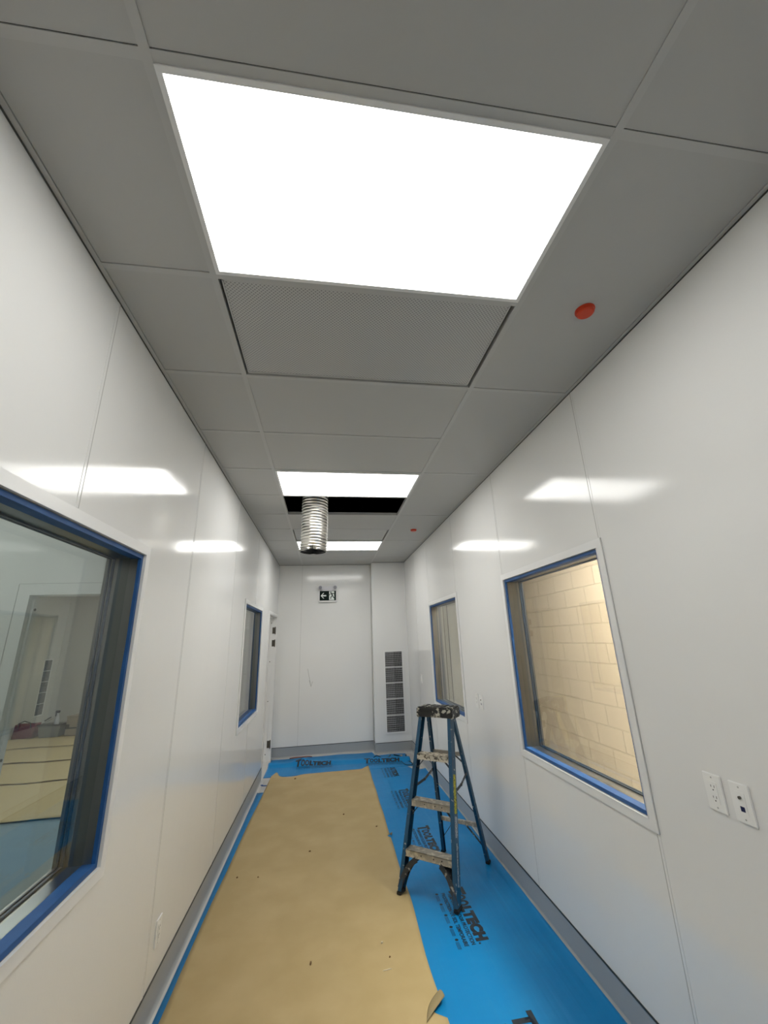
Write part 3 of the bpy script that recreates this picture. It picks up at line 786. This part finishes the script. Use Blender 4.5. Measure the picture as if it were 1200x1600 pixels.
chip(1.16, 6.98, .06, .03, .4, M_WHITEBIT, 'pale scrap beside the cable in the far right corner', 'cable_scrap')
wire([(-.54, 7.335), (-.45, 7.37), (-.36, 7.36), (-.28, 7.375), (-.20, 7.33)], .007, M_WIRER, 'reddish wire lying against the far wall base', z=.010)

# ------------------------------------------------------------------ stepladder
def ladder():
    org = Vector((.711, 3.379, 0)); u = Vector((.760, -.650, 0)); v = Vector((.650, .760, 0))
    t = thing('stepladder', 'paint spattered blue fibreglass stepladder standing on paper and blue film', 'ladder', tuple(org), rotz=math.atan2(u.y, u.x))
    # local frame: x = across, y = towards the back, z = up
    ZT = 1.110; zf = .008
    fr = {s: (Vector((s*.225, 0, zf+.012)), Vector((s*.140, .296, ZT))) for s in (-1, 1)}
    rr = {s: (Vector((s*.200, .662, zf+.012)), Vector((s*.122, .375, ZT))) for s in (-1, 1)}
    at = lambda seg, z: seg[0].lerp(seg[1], (z-seg[0].z)/(seg[1].z-seg[0].z))
    for s in (-1, 1):
        a, b = fr[s]; bm = bmesh.new()
        beam(bm, a, b, (0, 1, 0), .066, .004)                                  # web on the outside
        d = (b-a).normalized(); yd = (Vector((0, 1, 0)) - d*d.y).normalized()
        for q in (-1, 1): beam(bm, a + yd*q*.031 - Vector((s*.013, 0, 0)), b + yd*q*.031 - Vector((s*.013, 0, 0)), (0, 1, 0), .004, .026)
        r = obj('front_rail', bm, M_RAIL, t)
        bm = bmesh.new(); box(bm, a.x-.018-(s*.008), a.x+.018-(s*.008), a.y-.038, a.y+.038, zf-.005, zf+.018, bevel=.005); obj('rubber_foot', bm, M_RUB, r)
        if s == 1:
            for (z0, z1, m, nm, lb) in ((.50, .73, M_YEL, 'warning_label', 'worn yellow warning label'), (.37, .485, M_SILV, 'rating_label', 'silver label'), (.12, .34, M_SILV, 'printed_strip', 'worn pale lettering strip')):
                bm = bmesh.new(); off = .0026; wd = .036 if nm != 'printed_strip' else .014
                p, q = at(fr[1], z0), at(fr[1], z1); beam(bm, p+Vector((off, 0, 0)), q+Vector((off, 0, 0)), (0, 1, 0), wd, .0008)
                obj(nm, bm, m, r)['label'] = lb
        a, b = rr[s]; bm = bmesh.new()
        beam(bm, a, b, (0, 1, 0), .034, .004)
        d = (b-a).normalized(); yd = (Vector((0, 1, 0)) - d*d.y).normalized()
        for q in (-1, 1): beam(bm, a + yd*q*.015 - Vector((s*.011, 0, 0)), b + yd*q*.015 - Vector((s*.011, 0, 0)), (0, 1, 0), .004, .022)
        r = obj('rear_rail', bm, M_RAIL, t)
        bm = bmesh.new(); box(bm, a.x-.016-(s*.006), a.x+.016-(s*.006), a.y-.022, a.y+.022, zf-.007, zf+.016, bevel=.004); obj('rubber_foot', bm, M_RUB, r)
    # cap: bevelled tray with side cheeks
    bm = bmesh.new(); box(bm, -.160, .160, .250, .425, ZT+.018, ZT+.062, bevel=.010)
    box(bm, -.160, .160, .250, .266, ZT-.012, ZT+.030, bevel=.005); box(bm, -.160, .160, .409, .425, ZT-.012, ZT+.030, bevel=.005)
    for s in (-1, 1): box(bm, s*.160, s*.144, .258, .417, ZT-.020, ZT+.030, bevel=.005)
    for x in (-.11, -.06, 0, .06, .11): box(bm, x-.016, x+.016, .28, .40, ZT+.060, ZT+.066, bevel=.003)
    obj('top_cap', bm, M_CAPM, t)['label'] = 'black plastic cap crusted with white paint'
    for s in (-1, 1):
        for y, z in ((.296, ZT-.006), (.375, ZT-.006)):
            bm = bmesh.new(); tube(bm, [(s*.145, y, z), (s*.166, y, z)], .008, 8)
            obj('rivet', bm, M_BRACE, t)
    # steps
    for z, m in ((.258, M_ALU), (.548, M_ALU), (.842, M_ALUSP)):
        cl, cr = at(fr[-1], z), at(fr[1], z); hw = cr.x-.004; y = cl.y; bm = bmesh.new()
        hw -= .022; box(bm, -hw, hw, y-.040, y+.040, z-.003, z)
        box(bm, -hw, hw, y-.040, y-.037, z-.034, z); box(bm, -hw, hw, y+.037, y+.040, z-.034, z)
        box(bm, -hw, hw, y-.046, y-.036, z-.038, z-.033)
        for k in range(9): box(bm, -hw, hw, y-.036+k*.009-.0015, y-.036+k*.009+.0015, z, z+.002)
        st = obj('step', bm, m, t)
        for x in (-.06, .05, .12):
            bm = bmesh.new(); tube(bm, [(x*hw/.2, y-.0405, z-.016), (x*hw/.2, y-.044, z-.016)], .004, 8)
            obj('rivet', bm, M_BRACE, st)
        if z > .3:
            for s in (-1, 1):
                bm = bmesh.new(); p = Vector((s*(hw+.018), y-.01, z-.105)); q = Vector((s*(hw-.063), y-.01, z-.022)); beam(bm, p, q, (0, 1, 0), .020, .004)
                obj('step_brace', bm, M_BRACE, t)
    # curved knee braces under the bottom step, front and rear
    for s in (-1, 1):
        hw = at(fr[1], .245).x; bm = bmesh.new(); P = []
        p0 = Vector((s*(hw-.115), 0, .214)); p2 = Vector((s*.212, 0, .045)); p1 = Vector((s*.185, 0, .165))
        for i in range(13):
            k = i/12; q = p0*(1-k)**2 + p1*2*k*(1-k) + p2*k*k; q.y = at(fr[1], q.z).y; P.append(q)
        for a, b in zip(P, P[1:]): beam(bm, a, b + (b-a)*.04, (0, 1, 0), .066, .006)
        for q_ in (-1, 1):
            for a, b in zip(P, P[1:]): beam(bm, a+Vector((0, q_*.032, 0)), b+(b-a)*.04+Vector((0, q_*.032, 0)), (0, 1, 0), .003, .034)
        obj('knee_brace', bm, M_BRACE, t)['label'] = 'curved black steel knee brace'
    # rear horizontals
    for z in (.27, .80):
        a, b = at(rr[-1], z), at(rr[1], z); bm = bmesh.new(); beam(bm, a, b, (0, 0, 1), .028, .003); beam(bm, a+Vector((0, .008, .013)), b+Vector((0, .008, .013)), (0, 1, 0), .018, .003)
        obj('rear_brace', bm, M_ALU, t)
        for s in (-1, 1):
            p = at(rr[s], z); dz = .17 if z < .5 else .08; q = at(rr[s], z-dz); bm = bmesh.new()
            beam(bm, p*1 + Vector((-s*(.13 if z < .5 else .08), 0, -.006)), q, (0, 1, 0), .018, .004); obj('diagonal_brace', bm, M_BRACE, t)
    # spreaders: two hinged bars on each side
    for s in (-1, 1):
        a = at(fr[s], .615) + Vector((-s*.010, .03, 0)); b = at(rr[s], .665) + Vector((-s*.004, -.015, -.0)); m_ = a.lerp(b, .5) + Vector((0, 0, -.016)); bm = bmesh.new()
        beam(bm, a, m_, (0, 0, 1), .020, .004); beam(bm, m_, b, (0, 0, 1), .020, .004); tube(bm, [m_+Vector((-.006, 0, 0)), m_+Vector((.006, 0, 0))], .010, 10)
        obj('spreader', bm, M_BRACE, t)
ladder()

# ------------------------------------------------------------------ rooms behind the left windows
for i, (xa, xb, y, dz) in enumerate(((-3.0, -3.0, 0, 0),)): pass
film = sheet(-4.0, -1.05, -1.5, 5.74, Z1, 'floor_film', mat('pale_blue_film', (.26, .35, .40), .3, bump=[((1.5, 3, 2), .3, .02)]), 20, 40)
tag(film, 'pale blue film on the floor of the room behind the near left window', 'floor film')
labs = ['nearest kraft sheet seen through the near left window, its edge on blue film',
        'second kraft paper sheet seen through the near left window, lapped over the nearest',
        'third kraft paper sheet seen through the near left window',
        'farthest kraft paper sheet seen through the near left window, under the bag and boxes']
ysp = [(5.67, 7.40), (7.12, 8.55), (8.30, 9.80), (9.50, 11.70)]
for i, (ya, yb) in enumerate(ysp):
    o = sheet(-6.5, -1.1, ya, yb, Z2+.004*(i+1), 'kraft_paper', M_PAPER2, 60, 16, q=.5, fy0=nz(i*3+1, .10, 1.3))
    for vx in o.data.vertices:                          # lifted, curling near edge
        d = vx.co.y-ya; vx.co.z += .020*math.exp(-((d-.03)/.07)**2)*(.6+.9*abs(noise.noise(Vector((vx.co.x*1.7, i, 0)))))
    tag(o, labs[i], 'floor paper', None)
def bag():
    t = thing('tool_bag', 'dark red tool bag on kraft paper seen through the near left window', 'bag', (-6.24, 10.62, .027))
    bm = bmesh.new(); box(bm, -.19, .19, -.13, .13, 0, .26); bmesh.ops.subdivide_edges(bm, edges=bm.edges, cuts=5, use_grid_fill=True)
    for v in bm.verts:
        k = v.co.z/.26; v.co.y *= 1-.35*k; v.co += Vector((.012, .012, .012 if v.co.z > .05 else 0))*noise.noise(v.co*9)
    obj('bag_body', bm, M_RED, t, smooth=True)
    bm = bmesh.new(); tube(bm, [(-.12, -.09, .18), (-.11, -.12, .29), (0, -.13, .33), (.11, -.12, .29), (.12, -.09, .18)], .010, 8); obj('handle', bm, M_TOOL, t, smooth=True)
    bm = bmesh.new(); tube(bm, [(-.16, 0, .272), (.16, 0, .268)], .009, 6); obj('zip', bm, M_CHROME, t)
bag()
def tote():
    t = thing('storage_tote', 'grey white plastic tote full of tools, between the red bag and the tan case', 'tote', (-5.73, 10.60, .027))
    bm = bmesh.new(); w0, w1, d0, d1, h = .18, .215, .13, .16, .24
    def ring(a, b, z): return [bm.verts.new(p) for p in ((-a, -b, z), (a, -b, z), (a, b, z), (-a, b, z))]
    R = [ring(w0, d0, 0), ring(w1, d1, h), ring(w1+.015, d1+.015, h), ring(w1+.015, d1+.015, h-.025), ]
    for a, b in ((R[0], R[1]), (R[1], R[2]), (R[2], R[3])):
        for k in range(4): bm.faces.new((a[k], a[(k+1) % 4], b[(k+1) % 4], b[k]))
    bm.faces.new(R[0]); bmesh.ops.solidify(bm, geom=bm.faces[:], thickness=.004); obj('tote_body', bm, M_TOTE, t)
    o = thing('spray_bottle', 'clear spray bottle with black trigger standing in the tote', 'bottle', (-5.70, 10.62, .035))
    bm = bmesh.new(); lathe(bm, [(.03, 0), (.045, .01), (.046, .28), (.035, .34), (.016, .40), (.016, .43)], 16); obj('bottle_body', bm, M_HOUS, o, smooth=True)
    bm = bmesh.new(); box(bm, -.05, .03, -.018, .018, .43, .48, bevel=.006); box(bm, -.045, -.03, -.01, .01, .37, .44); obj('trigger_head', bm, M_TOOL, o)
    o = thing('trowel', 'grey flat steel trowel leaning on the tote rim', 'trowel', (-5.86, 10.56, .30))
    bm = bmesh.new(); beam(bm, (-.10, 0, -.04), (.10, 0, .07), (0, 1, 0), .10, .004); obj('blade', bm, M_CHROME, o)
    bm = bmesh.new(); tube(bm, [(-.04, 0, .03), (.07, 0, .10)], .014, 8); obj('handle', bm, M_TOOL, o)
tote()
def case():
    t = thing('tool_case', 'tan board case with a dark band seen at the right of the tote', 'case', (-5.20, 10.65, .027))
    bm = bmesh.new(); box(bm, -.24, .24, -.16, .16, 0, .13, bevel=.008); obj('case_base', bm, M_CASE, t)
    bm = B(-.235, .235, -.155, .155, .13, .16); obj('dark_band', bm, M_TOOL, t)
    bm = bmesh.new(); box(bm, -.24, .24, -.16, .16, .16, .36, bevel=.008); box(bm, -.25, .25, -.17, .17, .36, .38, bevel=.004); obj('case_lid', bm, M_CASE, t)
    bm = bmesh.new(); box(bm, -.24, -.17, -.166, -.158, .13, .22); obj('latch', bm, M_TOOL, t)
    bm = bmesh.new(); tube(bm, [(0, 0, 0), (.015, 0, .04), (.03, 0, .10)], .010, 8); tube(bm, [(.03, 0, .10), (.045, 0, .13), (.02, 0, .15)], .009, 8)
    tag(obj('tap_fitting', bm, M_CHROME, smooth=True, loc=(-5.22, 10.60, .407)), 'small chrome fitting standing on the tan case', 'fitting')
case()

def side_light(x, y, m, label, group, w_=1.2, d=.6):
    t = thing('ceiling_light', label, 'ceiling light', (x, y, HC), group)
    bm = bmesh.new(); f = .02
    for a in ((-w_/2, w_/2, -d/2, -d/2+f), (-w_/2, w_/2, d/2-f, d/2), (-w_/2, -w_/2+f, -d/2, d/2), (w_/2-f, w_/2, -d/2, d/2)): box(bm, *a, -.010, 0)
    obj('frame', bm, M_TRIM, t); obj('diffuser', B(-w_/2+f, w_/2-f, -d/2+f, d/2-f, -.006, -.001), m, t)
for x, y, lab in ((-2.6, .2, 'ceiling panel of the near left room, nearer'), (-2.6, 2.3, 'ceiling panel of the near left room, farther'),
                  (-3.2, 5.2, 'ceiling panel of the far left room, nearest'), (-3.2, 7.8, 'ceiling panel of the far left room, middle one'), (-3.6, 10.2, 'ceiling panel of the far left room, farthest')):
    side_light(x, y, M_LAMP3 if y > 4 else M_LAMP2, lab, 'ceiling panels of the rooms to the left')
side_light(2.2, 2.7, M_LAMPW, 'warm ceiling lamp of the block walled room', None, .6, 1.2)
